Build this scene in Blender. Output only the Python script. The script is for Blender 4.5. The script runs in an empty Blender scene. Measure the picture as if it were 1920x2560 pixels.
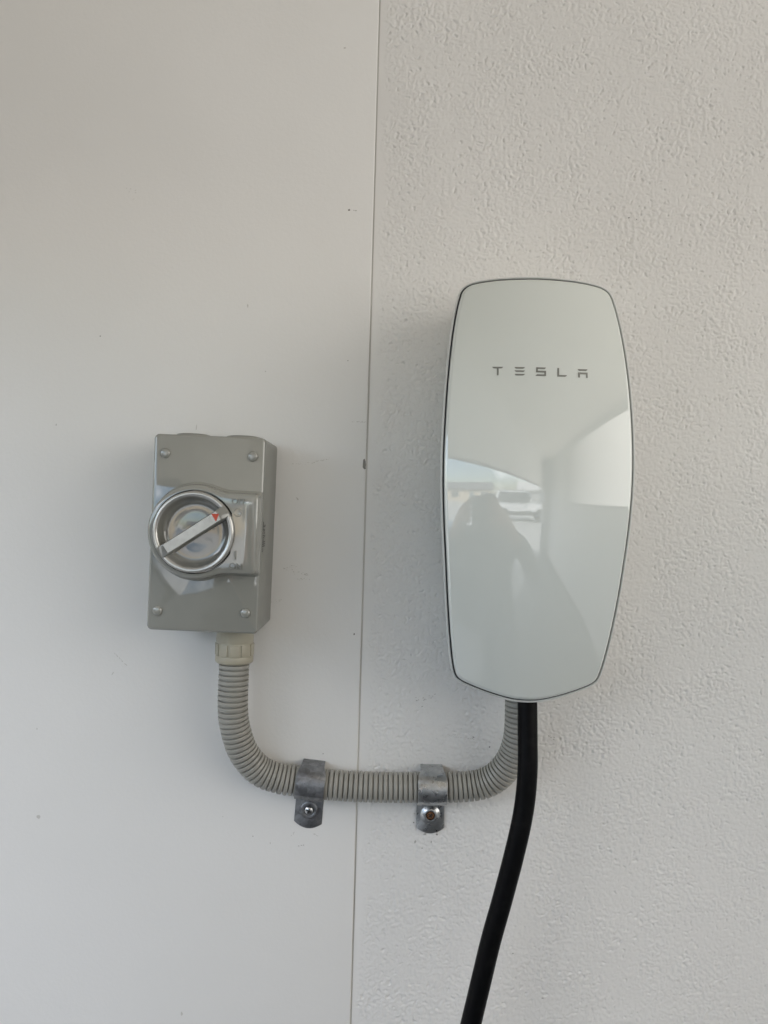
import bpy, bmesh, math, random
import numpy as np
from mathutils import Matrix, Vector

random.seed(7)
rad = math.radians
scn = bpy.context.scene
COL = scn.collection

# ------------------------------------------------------------------ camera
CAM_D = 0.70            # metres from lens to wall
CAM_Z = 1.50            # lens height above the garage floor
ROLL = rad(1.63)        # the phone was held slightly rolled
F_PX = 26.0 / 34.6 * 2560.0
cam_d = bpy.data.cameras.new("camera")
cam_d.sensor_fit = 'VERTICAL'
cam_d.sensor_height = 34.6
cam_d.sensor_width = 25.95
cam_d.lens = 26.0
cam_d.clip_start = 0.02
cam_d.clip_end = 400
cam = bpy.data.objects.new("camera", cam_d)
COL.objects.link(cam)
cam.matrix_world = Matrix.Translation((0, -CAM_D, CAM_Z)) @ Matrix.Rotation(math.pi / 2, 4, 'X') @ Matrix.Rotation(ROLL, 4, 'Z')
scn.camera = cam

# ------------------------------------------------------------------ daylight
SUN_EL, SUN_AZ = rad(36), rad(55)      # azimuth measured from +Y towards +X
world = bpy.data.worlds.new("World")
scn.world = world
world.use_nodes = True
wn, wl = world.node_tree.nodes, world.node_tree.links
wn.clear()
w_out = wn.new('ShaderNodeOutputWorld')
w_bg = wn.new('ShaderNodeBackground')
w_bg.inputs['Strength'].default_value = 0.12
sky = wn.new('ShaderNodeTexSky')
sky.sky_type = 'NISHITA'
sky.sun_disc = False
sky.sun_elevation = SUN_EL
sky.sun_rotation = SUN_AZ
sky.air_density = 1.0
sky.dust_density = 1.2
sky.ozone_density = 1.0
tc = wn.new('ShaderNodeTexCoord')
cl = wn.new('ShaderNodeTexNoise')
cl.inputs['Scale'].default_value = 2.6
cl.inputs['Detail'].default_value = 6
cl.inputs['Roughness'].default_value = 0.55
cmap = wn.new('ShaderNodeMapRange')
cmap.inputs['From Min'].default_value = 0.46
cmap.inputs['From Max'].default_value = 0.64
cmix = wn.new('ShaderNodeMix')
cmix.data_type = 'RGBA'
cmix.inputs['B'].default_value = (17.5, 17.7, 18.2, 1)
wl.new(tc.outputs['Generated'], cl.inputs['Vector'])
wl.new(cl.outputs['Fac'], cmap.inputs['Value'])
wl.new(cmap.outputs['Result'], cmix.inputs['Factor'])
wl.new(sky.outputs['Color'], cmix.inputs['A'])
wl.new(cmix.outputs['Result'], w_bg.inputs['Color'])
wl.new(w_bg.outputs['Background'], w_out.inputs['Surface'])

sun_d = bpy.data.lights.new("sun", 'SUN')
sun_d.energy = 3.2
sun_d.angle = rad(0.5)
sun_d.color = (1.0, 0.95, 0.87)
sun = bpy.data.objects.new("sun", sun_d)
COL.objects.link(sun)
sd = Vector((math.sin(SUN_AZ) * math.cos(SUN_EL), math.cos(SUN_AZ) * math.cos(SUN_EL), math.sin(SUN_EL)))
sun.rotation_euler = sd.to_track_quat('Z', 'Y').to_euler()
sun.location = (0, 0, 12)

# added area lamp right of the photographer, standing in for daylight on that side
SIDE_Y, SIDE_Z, SIDE_W, SIDE_H, SIDE_E = -2.75, 1.93, 5.3, 1.0, 12.0
SIDE_SPREAD = 138
area_d = bpy.data.lights.new("side_fill_lamp", 'AREA')
area_d.shape = 'RECTANGLE'
area_d.size = SIDE_W
area_d.size_y = SIDE_H
area_d.energy = SIDE_E
area_d.color = (1.0, 0.97, 0.915)
area_d.spread = rad(SIDE_SPREAD)
area = bpy.data.objects.new("side_fill_lamp", area_d)
COL.objects.link(area)
area.location = (1.66, SIDE_Y, SIDE_Z)
area.rotation_euler = (math.pi / 2, 0, math.pi / 2)

vs = scn.view_settings
vs.view_transform = 'Standard'
vs.look = 'None'
vs.gamma = 1.0
vs.use_curve_mapping = False
vs.exposure = 1.58
scn.cycles.max_bounces = 10
scn.cycles.diffuse_bounces = 6
scn.cycles.glossy_bounces = 6
scn.cycles.caustics_reflective = False
scn.cycles.caustics_refractive = False
scn.cycles.use_denoising = True
scn.cycles.sample_clamp_indirect = 8.0


# ------------------------------------------------------------------ helpers
CR, SR = math.cos(ROLL), math.sin(ROLL)


def P(u, v, y):
    """photo pixel (1920x2560) on the plane at depth y -> world point"""
    s = (CAM_D + y) / F_PX
    a, b = (u - 960) * s, -(v - 1280) * s
    return Vector((a * CR - b * SR, y, CAM_Z + a * SR + b * CR))


def tag(o, label=None, cat=None, group=None, kind=None):
    for k, val in (("label", label), ("category", cat), ("group", group), ("kind", kind)):
        if val:
            o[k] = val
    return o


def empty(name, loc=(0, 0, 0), rot=(0, 0, 0)):
    o = bpy.data.objects.new(name, None)
    o.empty_display_size = 0.02
    COL.objects.link(o)
    o.location = loc
    o.rotation_euler = rot
    return o


def link(name, me, mat, parent=None, smooth=True, angle=None):
    o = bpy.data.objects.new(name, me)
    COL.objects.link(o)
    for m in (mat if isinstance(mat, (list, tuple)) else [mat]):
        me.materials.append(m)
    if smooth:
        me.polygons.foreach_set('use_smooth', [True] * len(me.polygons))
        if angle is not None:
            me.set_sharp_from_angle(angle=rad(angle))
    if parent:
        o.parent = parent
    return o


def mesh(name, verts, faces):
    me = bpy.data.meshes.new(name)
    me.from_pydata([tuple(v) for v in verts], [], faces)
    me.update()
    bm = bmesh.new()
    bm.from_mesh(me)
    bmesh.ops.recalc_face_normals(bm, faces=bm.faces)
    bm.to_mesh(me)
    bm.free()
    return me


def bm_mesh(name, bm, merge=None):
    if merge:
        bmesh.ops.remove_doubles(bm, verts=bm.verts, dist=merge)
    bmesh.ops.recalc_face_normals(bm, faces=bm.faces)
    me = bpy.data.meshes.new(name)
    bm.to_mesh(me)
    bm.free()
    return me


def add_box(bm, x0, x1, y0, y1, z0, z1, bevel=0.0, seg=2):
    b = bmesh.new()
    bmesh.ops.create_cube(b, size=1)
    for v in b.verts:
        v.co = Vector(((x0 + x1) / 2 + v.co.x * (x1 - x0), (y0 + y1) / 2 + v.co.y * (y1 - y0), (z0 + z1) / 2 + v.co.z * (z1 - z0)))
    if bevel:
        bmesh.ops.bevel(b, geom=list(b.edges), offset=bevel, segments=seg, profile=0.5, affect='EDGES')
    t = bpy.data.meshes.new("tmp")
    b.to_mesh(t)
    b.free()
    bm.from_mesh(t)
    bpy.data.meshes.remove(t)


def box_mesh(name, *a, **k):
    bm = bmesh.new()
    add_box(bm, *a, **k)
    return bm_mesh(name, bm)


def loft(name, loops, cap0=True, cap1=True, closed=True):
    """loops: list of equal-length vertex loops"""
    n = len(loops[0])
    verts = [p for l in loops for p in l]
    faces = []
    for i in range(len(loops) - 1):
        for j in range(n if closed else n - 1):
            k = (j + 1) % n
            faces.append((i * n + j, i * n + k, (i + 1) * n + k, (i + 1) * n + j))
    if cap0:
        faces.append(tuple(range(n - 1, -1, -1)))
    if cap1:
        faces.append(tuple(range((len(loops) - 1) * n, len(loops) * n)))
    return mesh(name, verts, faces)


def lathe(name, prof, axis='Y', seg=48, center=(0, 0, 0), cap=True):
    """prof: list of (r, h); h runs along axis"""
    loops = []
    cx, cy, cz = center
    for r, h in prof:
        r = max(r, 1e-5)
        lp = []
        for j in range(seg):
            a = 2 * math.pi * j / seg
            c, s = r * math.cos(a), r * math.sin(a)
            if axis == 'Y':
                lp.append((cx + c, cy + h, cz + s))
            elif axis == 'Z':
                lp.append((cx + c, cy + s, cz + h))
            else:
                lp.append((cx + h, cy + c, cz + s))
        loops.append(lp)
    return loft(name, loops, cap0=cap and prof[0][0] > 1e-4, cap1=cap and prof[-1][0] > 1e-4)


def catmull(pts, per=12):
    pts = [Vector(p) for p in pts]
    ext = [2 * pts[0] - pts[1]] + pts + [2 * pts[-1] - pts[-2]]
    out = []
    for i in range(1, len(ext) - 2):
        p0, p1, p2, p3 = ext[i - 1:i + 3]
        for k in range(per):
            t = k / per
            out.append(0.5 * ((2 * p1) + (p2 - p0) * t + (2 * p0 - 5 * p1 + 4 * p2 - p3) * t * t + (3 * p1 - p0 - 3 * p2 + p3) * t ** 3))
    out.append(pts[-1])
    return out


def resample(pts, step):
    d = [0.0]
    for a, b in zip(pts, pts[1:]):
        d.append(d[-1] + (b - a).length)
    L = d[-1]
    n = max(2, int(round(L / step)))
    out, j = [], 0
    for i in range(n + 1):
        s = L * i / n
        while j < len(d) - 2 and d[j + 1] < s:
            j += 1
        t = (s - d[j]) / max(d[j + 1] - d[j], 1e-9)
        out.append(pts[j].lerp(pts[j + 1], t))
    return out, L


def sweep(name, pts, radius, seg=40, cap=True):
    """radius: function(i) or number; parallel-transport frame along pts"""
    n = len(pts)
    tang = [(pts[min(i + 1, n - 1)] - pts[max(i - 1, 0)]).normalized() for i in range(n)]
    up = Vector((0, -1, 0))
    loops = []
    nrm = (up - tang[0] * up.dot(tang[0])).normalized()
    for i in range(n):
        nrm = (nrm - tang[i] * nrm.dot(tang[i])).normalized()
        bi = tang[i].cross(nrm)
        r = radius(i) if callable(radius) else radius
        loops.append([pts[i] + (nrm * math.cos(2 * math.pi * j / seg) + bi * math.sin(2 * math.pi * j / seg)) * r for j in range(seg)])
    return loft(name, loops, cap, cap)


def text_mesh(s, size, extrude=0.0003, align='CENTER'):
    cu = bpy.data.curves.new("t", 'FONT')
    cu.body = s
    cu.size = size
    cu.extrude = extrude
    cu.align_x = align
    cu.align_y = 'CENTER'
    o = bpy.data.objects.new("t", cu)
    COL.objects.link(o)
    dg = bpy.context.evaluated_depsgraph_get()
    me = bpy.data.meshes.new_from_object(o.evaluated_get(dg))
    bpy.data.objects.remove(o)
    bpy.data.curves.remove(cu)
    me.materials.clear()
    return me


# ------------------------------------------------------------------ materials
def mat(name, color=(0.5, 0.5, 0.5), rough=0.5, metal=0.0, spec=0.5, coat=0.0, coat_rough=0.03, build=None):
    m = bpy.data.materials.new(name)
    m.use_nodes = True
    nt = m.node_tree
    b = nt.nodes['Principled BSDF']
    b.inputs['Base Color'].default_value = (*color, 1)
    b.inputs['Roughness'].default_value = rough
    b.inputs['Metallic'].default_value = metal
    b.inputs['Specular IOR Level'].default_value = spec
    b.inputs['Coat Weight'].default_value = coat
    b.inputs['Coat Roughness'].default_value = coat_rough
    if build:
        build(nt, b)
    return m


class NB:
    """tiny node-building helper"""

    def __init__(self, nt):
        self.nt, self.n, self.l = nt, nt.nodes, nt.links
        self.tc = self.n.new('ShaderNodeTexCoord')
        self.obj = self.tc.outputs['Object']

    def set(self, sock, v):
        if hasattr(v, 'is_output') or isinstance(v, bpy.types.NodeSocket):
            self.l.new(v, sock)
        else:
            sock.default_value = v

    def noise(self, scale, detail=2, rough=0.5, dist=0.0, vec=None, out='Fac'):
        x = self.n.new('ShaderNodeTexNoise')
        x.inputs['Scale'].default_value = scale
        x.inputs['Detail'].default_value = detail
        x.inputs['Roughness'].default_value = rough
        x.inputs['Distortion'].default_value = dist
        self.l.new(vec or self.obj, x.inputs['Vector'])
        return x.outputs[out]

    def math(self, op, a, b=0.0, c=0.0, clamp=False):
        x = self.n.new('ShaderNodeMath')
        x.operation = op
        x.use_clamp = clamp
        self.set(x.inputs[0], a)
        self.set(x.inputs[1], b)
        self.set(x.inputs[2], c)
        return x.outputs[0]

    def ramp(self, v, a, b, lo=0.0, hi=1.0, smooth=True):
        x = self.n.new('ShaderNodeMapRange')
        x.interpolation_type = 'SMOOTHSTEP' if smooth else 'LINEAR'
        self.set(x.inputs['Value'], v)
        for k, q in (('From Min', a), ('From Max', b), ('To Min', lo), ('To Max', hi)):
            x.inputs[k].default_value = q
        return x.outputs['Result']

    def mix(self, f, a, b):
        x = self.n.new('ShaderNodeMix')
        x.data_type = 'RGBA'
        self.set(x.inputs['Factor'], f)
        for k, q in (('A', a), ('B', b)):
            self.set(x.inputs[k], (*q, 1) if isinstance(q, tuple) and len(q) == 3 else q)
        return x.outputs['Result']

    def xyz(self, vec=None):
        x = self.n.new('ShaderNodeSeparateXYZ')
        self.l.new(vec or self.obj, x.inputs[0])
        return x.outputs

    def vscale(self, s, vec=None):
        x = self.n.new('ShaderNodeVectorMath')
        x.operation = 'MULTIPLY'
        self.l.new(vec or self.obj, x.inputs[0])
        x.inputs[1].default_value = s
        return x.outputs[0]

    def bump(self, h, dist, strength=1.0, normal=None):
        x = self.n.new('ShaderNodeBump')
        x.inputs['Distance'].default_value = dist
        x.inputs['Strength'].default_value = strength
        self.set(x.inputs['Height'], h)
        if normal:
            self.l.new(normal, x.inputs['Normal'])
        return x.outputs['Normal']


JOINT_X = P(913.5, 1280, 0).x


def decals(name, marks, front, parent, seed):
    """scuffs and specks lying on the wall: (u, v, half length px, half width px, angle deg, opacity)"""
    rnd = random.Random(seed)
    sc = CAM_D / F_PX
    levels = {}
    for (u, v, hl, hw, ang, op) in marks:
        op *= 0.75
        hl, hw = hl * 0.85, hw * 0.85
        p = P(u, v, 0)
        a = rad(ang)
        blobs = [(0.0, 0.0, hl, hw)]
        if hl > 6 and hw > 1.0:                      # broken streak of small pieces
            blobs = []
            for _ in range(max(4, int(hl * 0.55))):
                blobs.append((rnd.uniform(-1, 1) * hl, rnd.gauss(0, 0.4) * hw, rnd.uniform(0.8, 3.2), rnd.uniform(0.5, 1.2)))
        for (bx, bz, l, w) in blobs:
            n = 9
            poly = []
            for k in range(n):
                t = 2 * math.pi * k / n
                q = rnd.uniform(0.65, 1.15)
                x, z = (bx + l * q * math.cos(t)) * sc, (bz + w * q * math.sin(t)) * sc
                poly.append((p.x + x * math.cos(a) - z * math.sin(a), front - 0.00006 * rnd.uniform(1.0, 1.6), p.z + x * math.sin(a) + z * math.cos(a)))
            key = min((0.2, 0.4, 0.7, 0.95), key=lambda q: abs(q - op))
            levels.setdefault(key, []).append(poly)
    for key, polys in levels.items():
        vv, ff = [], []
        for pl in polys:
            y = pl[0][1]
            ff.append(tuple(range(len(vv), len(vv) + len(pl))))
            vv += [(x, y, z) for x, _, z in pl]
        k = 1 - key
        me = mesh(name, vv, ff)
        o = link(name, me, mat('scuff_%d' % int(key * 100), (0.055 + 0.66 * k ** 1.1, 0.05 + 0.65 * k ** 1.1, 0.042 + 0.62 * k ** 1.1), 0.6), parent, smooth=False)
        o['kind'] = 'stuff'


def b_panel(nt, b):
    nb = NB(nt)
    c = nb.mix(nb.ramp(nb.noise(3.0, 3), 0.3, 0.7), (0.757, 0.750, 0.733), (0.787, 0.780, 0.764))
    nt.links.new(c, b.inputs['Base Color'])
    nt.links.new(nb.bump(nb.noise(330, 3, 0.6), 0.00022, 0.6, nb.bump(nb.noise(7, 2, 0.5), 0.004, 0.5)), b.inputs['Normal'])


def b_stucco(nt, b):
    nb = NB(nt)
    c = nb.mix(nb.ramp(nb.noise(5.0, 3), 0.3, 0.7), (0.752, 0.742, 0.722), (0.782, 0.772, 0.752))
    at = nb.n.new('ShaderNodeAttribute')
    at.attribute_name = 'crease_shade'
    c = nb.mix(nb.math('MULTIPLY', at.outputs['Fac'], 0.10), c, (0.36, 0.34, 0.30))  # shade of the relief painted faintly into the crease colour
    nt.links.new(c, b.inputs['Base Color'])


def b_conduit(nt, b):
    nb = NB(nt)
    c = nb.mix(nb.ramp(nb.noise(35, 3), 0.35, 0.65), (0.305, 0.295, 0.264), (0.335, 0.325, 0.294))
    c = nb.mix(nb.ramp(nb.noise(700, 2), 0.74, 0.80, 0, 0.4), c, (0.12, 0.11, 0.095))
    nt.links.new(c, b.inputs['Base Color'])
    nt.links.new(nb.ramp(nb.noise(60, 3), 0.3, 0.7, 0.28, 0.4), b.inputs['Roughness'])


def galv(dark, light, rlo, rhi, spots=0.5):
    def f(nt, b):
        nb = NB(nt)
        v = nb.n.new('ShaderNodeTexVoronoi')
        v.inputs['Scale'].default_value = 230
        nb.l.new(nb.obj, v.inputs['Vector'])
        c = nb.mix(nb.ramp(nb.noise(70, 4, 0.6), 0.3, 0.7), dark, light)
        c = nb.mix(nb.math('MULTIPLY', nb.xyz(v.outputs['Color'])[0], 0.22), c, (0.62, 0.64, 0.66))
        c = nb.mix(nb.ramp(nb.noise(420, 2, 0.5), 0.68, 0.74, 0, spots), c, (0.05, 0.05, 0.05))
        nt.links.new(c, b.inputs['Base Color'])
        nt.links.new(nb.ramp(nb.noise(160, 4, 0.65), 0.3, 0.7, rlo, rhi), b.inputs['Roughness'])
        nt.links.new(nb.bump(nb.math('ADD', nb.noise(260, 3), nb.math('MULTIPLY', nb.noise(1200, 2), 0.4)), 0.00025, 0.6), b.inputs['Normal'])
    return f


def b_rust(nt, b):
    nb = NB(nt)
    c = nb.mix(nb.ramp(nb.noise(900, 3, 0.6), 0.35, 0.65), (0.06, 0.025, 0.012), (0.34, 0.16, 0.07))
    nt.links.new(c, b.inputs['Base Color'])
    nt.links.new(nb.bump(nb.noise(1100, 2), 0.0006, 0.9), b.inputs['Normal'])


def b_plastic(base, wear=0.05, wavy=True):
    def f(nt, b):
        nb = NB(nt)
        k = tuple(x * 1.07 for x in base)
        c = nb.mix(nb.ramp(nb.noise(14, 3), 0.35, 0.65), base, k)
        nt.links.new(c, b.inputs['Base Color'])
        sm = nb.ramp(nb.noise(45, 4, 0.6), 0.45, 0.75, 0.03, 0.03 + wear)
        nt.links.new(sm, b.inputs['Roughness'])
        # slight moulding waviness
        if wavy:
            nt.links.new(nb.bump(nb.noise(28, 1.5), 0.0011, 0.32), b.inputs['Normal'])
    return f


def b_metalpaint(nt, b):
    nb = NB(nt)
    c = nb.mix(nb.ramp(nb.noise(160, 3, 0.6), 0.35, 0.7), (0.36, 0.355, 0.335), (0.41, 0.405, 0.385))
    nt.links.new(c, b.inputs['Base Color'])
    b.inputs['Roughness'].default_value = 0.27


def b_glass_face(nt, b):
    nb = NB(nt)
    c = nb.mix(nb.ramp(nb.noise(6, 2), 0.3, 0.7), (0.665, 0.698, 0.672), (0.675, 0.708, 0.682))
    nt.links.new(c, b.inputs['Base Color'])
    # faint dust and wipe marks on the clear glass
    sm = nb.noise(22, 4, 0.6, 0.5, nb.vscale((2.0, 1, 0.6)))
    nt.links.new(nb.ramp(sm, 0.45, 0.8, 0.004, 0.03), b.inputs['Coat Roughness'])


def b_rubber(nt, b):
    nb = NB(nt)
    c = nb.mix(nb.ramp(nb.noise(120, 3), 0.45, 0.75), (0.003, 0.003, 0.0035), (0.006, 0.006, 0.0065))
    nt.links.new(c, b.inputs['Base Color'])
    nt.links.new(nb.ramp(nb.noise(60, 3), 0.3, 0.7, 0.35, 0.5), b.inputs['Roughness'])


def noisy(c0, c1, scale, rough=0.7):
    def f(nt, b):
        nb = NB(nt)
        nt.links.new(nb.mix(nb.ramp(nb.noise(scale, 4, 0.6), 0.3, 0.7), c0, c1), b.inputs['Base Color'])
        b.inputs['Roughness'].default_value = rough
    return f


M = {}
M['panel'] = mat('smooth_paint', rough=0.5, spec=0.4, build=b_panel)
M['stucco'] = mat('textured_render', rough=0.62, spec=0.35, build=b_stucco)
M['groove'] = mat('joint_filler', (0.60, 0.59, 0.56), 0.8)
M['lid'] = mat('grey_plastic', spec=0.9, coat=0.6, coat_rough=0.02, build=b_plastic((0.262, 0.262, 0.236)))
M['base'] = mat('grey_plastic_base', spec=0.5, build=b_plastic((0.235, 0.235, 0.212), 0.3, False))
M['base'].node_tree.links.remove(M['base'].node_tree.nodes['Principled BSDF'].inputs['Roughness'].links[0])
M['base'].node_tree.nodes['Principled BSDF'].inputs['Roughness'].default_value = 0.36
M['knob'] = mat('knob_plastic', spec=0.9, coat=0.6, coat_rough=0.02, build=b_plastic((0.190, 0.190, 0.172)))
M['bar'] = mat('satin_silver', metal=0.55, spec=0.6, build=b_metalpaint)
M['ring'] = mat('silver_ring', (0.46, 0.455, 0.435), 0.2, 0.6)
M['red'] = mat('red_paint', (0.52, 0.055, 0.02), 0.35)
M['print'] = mat('black_print', (0.02, 0.02, 0.018), 0.5)
M['adapter'] = mat('beige_pvc', (0.42, 0.385, 0.30), 0.33, build=noisy((0.395, 0.365, 0.285), (0.425, 0.395, 0.31), 40, 0.33))
M['conduit'] = mat('conduit_pvc', rough=0.42, spec=0.45, build=b_conduit)
M['galv_dull'] = mat('galvanised_dull', metal=0.85, build=galv((0.15, 0.15, 0.158), (0.26, 0.265, 0.275), 0.36, 0.6))
M['galv_shiny'] = mat('galvanised_bright', metal=0.95, build=galv((0.36, 0.37, 0.38), (0.52, 0.535, 0.54), 0.22, 0.45, 0.35))
M['screw'] = mat('zinc_screw', (0.55, 0.56, 0.57), 0.22, 1.0)
M['screw_dark'] = mat('screw_recess', (0.03, 0.03, 0.03), 0.5, 0.6)
M['rust'] = mat('rusty_screw', (0.2, 0.1, 0.05), 0.55, 0.35, build=b_rust)
M['glass'] = mat('white_backed_glass', rough=0.35, spec=0.2, coat=1.0, coat_rough=0.015, build=b_glass_face)
M['glass'].node_tree.nodes['Principled BSDF'].inputs['Coat IOR'].default_value = 1.9
M['shell'] = mat('pale_grey_shell', (0.60, 0.61, 0.60), 0.38, build=noisy((0.585, 0.595, 0.585), (0.615, 0.625, 0.615), 30, 0.38))
M['seam'] = mat('black_gasket', (0.05, 0.05, 0.056), 0.4)
M['letter'] = mat('grey_print', (0.215, 0.218, 0.202), 0.4, 0.2)
M['rubber'] = mat('black_rubber', rough=0.5, spec=0.07, build=b_rubber)

# ------------------------------------------------------------------ the two wall surfaces
CEIL = 2.5
A = Vector((-0.75, -0.25))            # near end of the garage opening
B = Vector((1.42, -6.0))            # far jamb of the garage opening
RIGHT_X = 1.7
FAR_Y = -6.25
GAP = 0.0007
STUCCO_STEP, STUCCO_LUMP, STUCCO_FINE = 0.00019, 0.00016, 0.00020

bm = bmesh.new()
add_box(bm, A.x, JOINT_X - GAP, -0.0012, 0.03, 0.0, CEIL, 0.0009, 3)
o = link('wall_left', bm_mesh('wall_left', bm), M['panel'], angle=40)
wall_left = tag(o, 'smooth white painted wall panel left of the vertical joint', None, None, 'structure')


def gnoise(X, Z, scale, seed):
    """2-D gradient noise on arrays, about -0.7..0.7"""
    rs = np.random.RandomState(seed)
    ang = rs.rand(256, 256) * 2 * np.pi
    gx, gz = np.cos(ang), np.sin(ang)
    x, z = X * scale, Z * scale
    xi, zi = np.floor(x).astype(int), np.floor(z).astype(int)
    fx, fz = x - xi, z - zi
    u, v = fx ** 3 * (fx * (fx * 6 - 15) + 10), fz ** 3 * (fz * (fz * 6 - 15) + 10)

    def dot(a, b):
        i, j = (xi + a) % 256, (zi + b) % 256
        return gx[i, j] * (fx - a) + gz[i, j] * (fz - b)
    n0 = dot(0, 0) * (1 - u) + dot(1, 0) * u
    n1 = dot(0, 1) * (1 - u) + dot(1, 1) * u
    return n0 * (1 - v) + n1 * v


def sstep(x, a, b):
    t = np.clip((x - a) / (b - a), 0, 1)
    return t * t * (3 - 2 * t)


# rendered coat: real relief on a fine grid where the photo looks, plain wall round it
GX0, GX1, GZ0, GZ1, GS = JOINT_X + GAP, 0.45, CAM_Z - 0.52, CAM_Z + 0.52, 0.00070
gnx, gnz = int((GX1 - GX0) / GS), int((GZ1 - GZ0) / GS)
gx_ = np.linspace(GX0, GX1, gnx)
gz_ = np.linspace(GZ0, GZ1, gnz)
XX, ZZ = np.meshgrid(gx_, gz_, indexing='ij')
wx = XX + 0.0022 * gnoise(XX, ZZ, 190, 1) + 0.0012 * gnoise(XX, ZZ, 400, 2)
wz = ZZ + 0.0022 * gnoise(XX, ZZ, 190, 3) + 0.0012 * gnoise(XX, ZZ, 400, 4)
n1 = gnoise(wx, wz, 310, 5) + 0.45 * gnoise(wx, wz, 480, 6)
n2 = gnoise(wx, wz, 390, 7)
n3 = gnoise(XX, ZZ, 100, 8)
patch = 0.55 + 0.75 * sstep(gnoise(XX, ZZ, 28, 10), -0.35, 0.35)              # some areas trowelled flatter than others
pits = sstep(gnoise(wx, wz, 330, 21) + 0.25 * gnoise(XX, ZZ, 40, 22), 0.33, 0.47)
step = sstep(n1 + 0.35 * n3, -0.09, 0.09)                                     # knocked-down plateaus with steep little edges
cr = 1 - sstep(np.abs(n1 + 0.35 * n3 + 0.07), 0.0, 0.07)  # mask for the painted shade along the plateau edges
edge = sstep(XX - GX0 + 0.009 * gnoise(XX, ZZ, 60, 12) + 0.003 * gnoise(XX, ZZ, 220, 13), 0.0035, 0.0105)
h = (STUCCO_STEP * step + STUCCO_LUMP * n1 + STUCCO_FINE * n2) * edge * patch - 0.00065 * pits * edge + 0.00004 * gnoise(XX, ZZ, 500, 14)
h += 0.0006 * (gnoise(XX, ZZ, 9, 15))                                       # gentle hand-trowelled waves
out_f = np.minimum(np.minimum(GX1 - XX, 1), np.minimum(ZZ - GZ0, GZ1 - ZZ))
fade = sstep(out_f, 0.0, 0.02)
h *= fade
co = np.stack([XX, -h, ZZ], axis=-1).reshape(-1, 3)
idx = np.arange(gnx * gnz).reshape(gnx, gnz)
quads = np.stack([idx[:-1, :-1], idx[1:, :-1], idx[1:, 1:], idx[:-1, 1:]], axis=-1).reshape(-1, 4)
me = bpy.data.meshes.new('wall_right')
me.vertices.add(len(co))
me.vertices.foreach_set('co', co.ravel().astype(np.float32))
me.loops.add(quads.size)
me.loops.foreach_set('vertex_index', quads.ravel().astype(np.int32))
me.polygons.add(len(quads))
me.polygons.foreach_set('loop_start', (np.arange(len(quads)) * 4).astype(np.int32))
me.update(calc_edges=True)
at = me.attributes.new('crease_shade', 'FLOAT', 'POINT')
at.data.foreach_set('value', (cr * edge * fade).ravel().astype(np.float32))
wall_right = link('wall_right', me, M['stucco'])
tag(wall_right, 'rough off-white rendered wall right of the vertical joint', None, None, 'structure')
bm = bmesh.new()
add_box(bm, GX1, RIGHT_X, 0.0, 0.03, 0.0, CEIL)
add_box(bm, GX0, GX1, 0.0, 0.03, 0.0, GZ0)
add_box(bm, GX0, GX1, 0.0, 0.03, GZ1, CEIL)
add_box(bm, GX0, GX0 + 0.0006, 0.0004, 0.03, GZ0, GZ1)
link('wall_backing', bm_mesh('wall_backing', bm), M['stucco'], wall_right, smooth=False)
jn = 900
jz = np.linspace(0.0, CEIL, jn)
jd = 0.0011 + 0.0011 * gnoise(jz, jz * 0 + 0.3, 9, 31) + 0.0007 * gnoise(jz, jz * 0 + 0.3, 60, 32)
jd = np.clip(jd, 0.0003, 0.0022)
jv, jf = [], []
for k in range(jn):
    jv += [(JOINT_X - 0.004, float(jd[k]), float(jz[k])), (JOINT_X + 0.004, float(jd[k]), float(jz[k]))]
    if k:
        jf.append((2 * k - 2, 2 * k - 1, 2 * k + 1, 2 * k))
o = link('wall_joint', mesh('wall_joint', jv, jf), M['groove'])
tag(o, 'thin grey vertical joint between the two wall surfaces', None, None, 'structure')

marks = [(873, 526, 4, 3.2, 0, 0.95), (884, 527, 9, 1.4, -4, 0.6), (862, 122, 5, 2, 10, 0.35), (664, 929, 2.2, 1.3, 0, 0.5),
             (620, 765, 1.8, 6, 5, 0.35), (252, 841, 2.2, 1.8, 0, 0.9), (142, 1062, 1.4, 3.4, -10, 0.7), (886, 1585, 2.6, 3.4, 0, 0.95),
             (796, 1153, 40, 3.5, 16, 0.22), (742, 1160, 12, 2, 5, 0.18), (900, 1055, 26, 2.2, 0, 0.22), (742, 1430, 34, 10, -14, 0.26), (722, 1418, 22, 6, 20, 0.26), (760, 1448, 20, 5, -5, 0.26), (690, 1502, 16, 7, 10, 0.24), (330, 480, 14, 22, 30, 0.09),
             (752, 2113, 9, 2.2, 6, 0.7), (730, 2085, 10, 4, 40, 0.22), (790, 2085, 9, 4, -20, 0.22), (633, 2089, 2.5, 1.5, 0, 0.55), (676, 2106, 1.5, 3.5, 0, 0.3),
             (300, 1645, 34, 1.4, -43, 0.35), (283, 1683, 7, 1.4, 60, 0.3), (94, 1821, 2, 2.6, 0, 0.35), (98, 2040, 6, 7, 0, 0.14), (455, 2532, 4, 6, 0, 0.2), (744, 1247, 5, 2.2, -55, 0.3),
             (911, 1163, 5, 17, 3, 0.75), (913, 1171, 2.5, 2.5, 0, 1.0), (808, 1883, 2.2, 1.8, 0, 0.7), (492, 1068, 1.3, 10, -6, 0.3), (870, 902, 1.6, 1.4, 0, 0.8), (558, 2040, 1.5, 1.5, 0, 0.3)]
decals('scuff_marks', marks, -0.0012, wall_left, 3)
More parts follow.
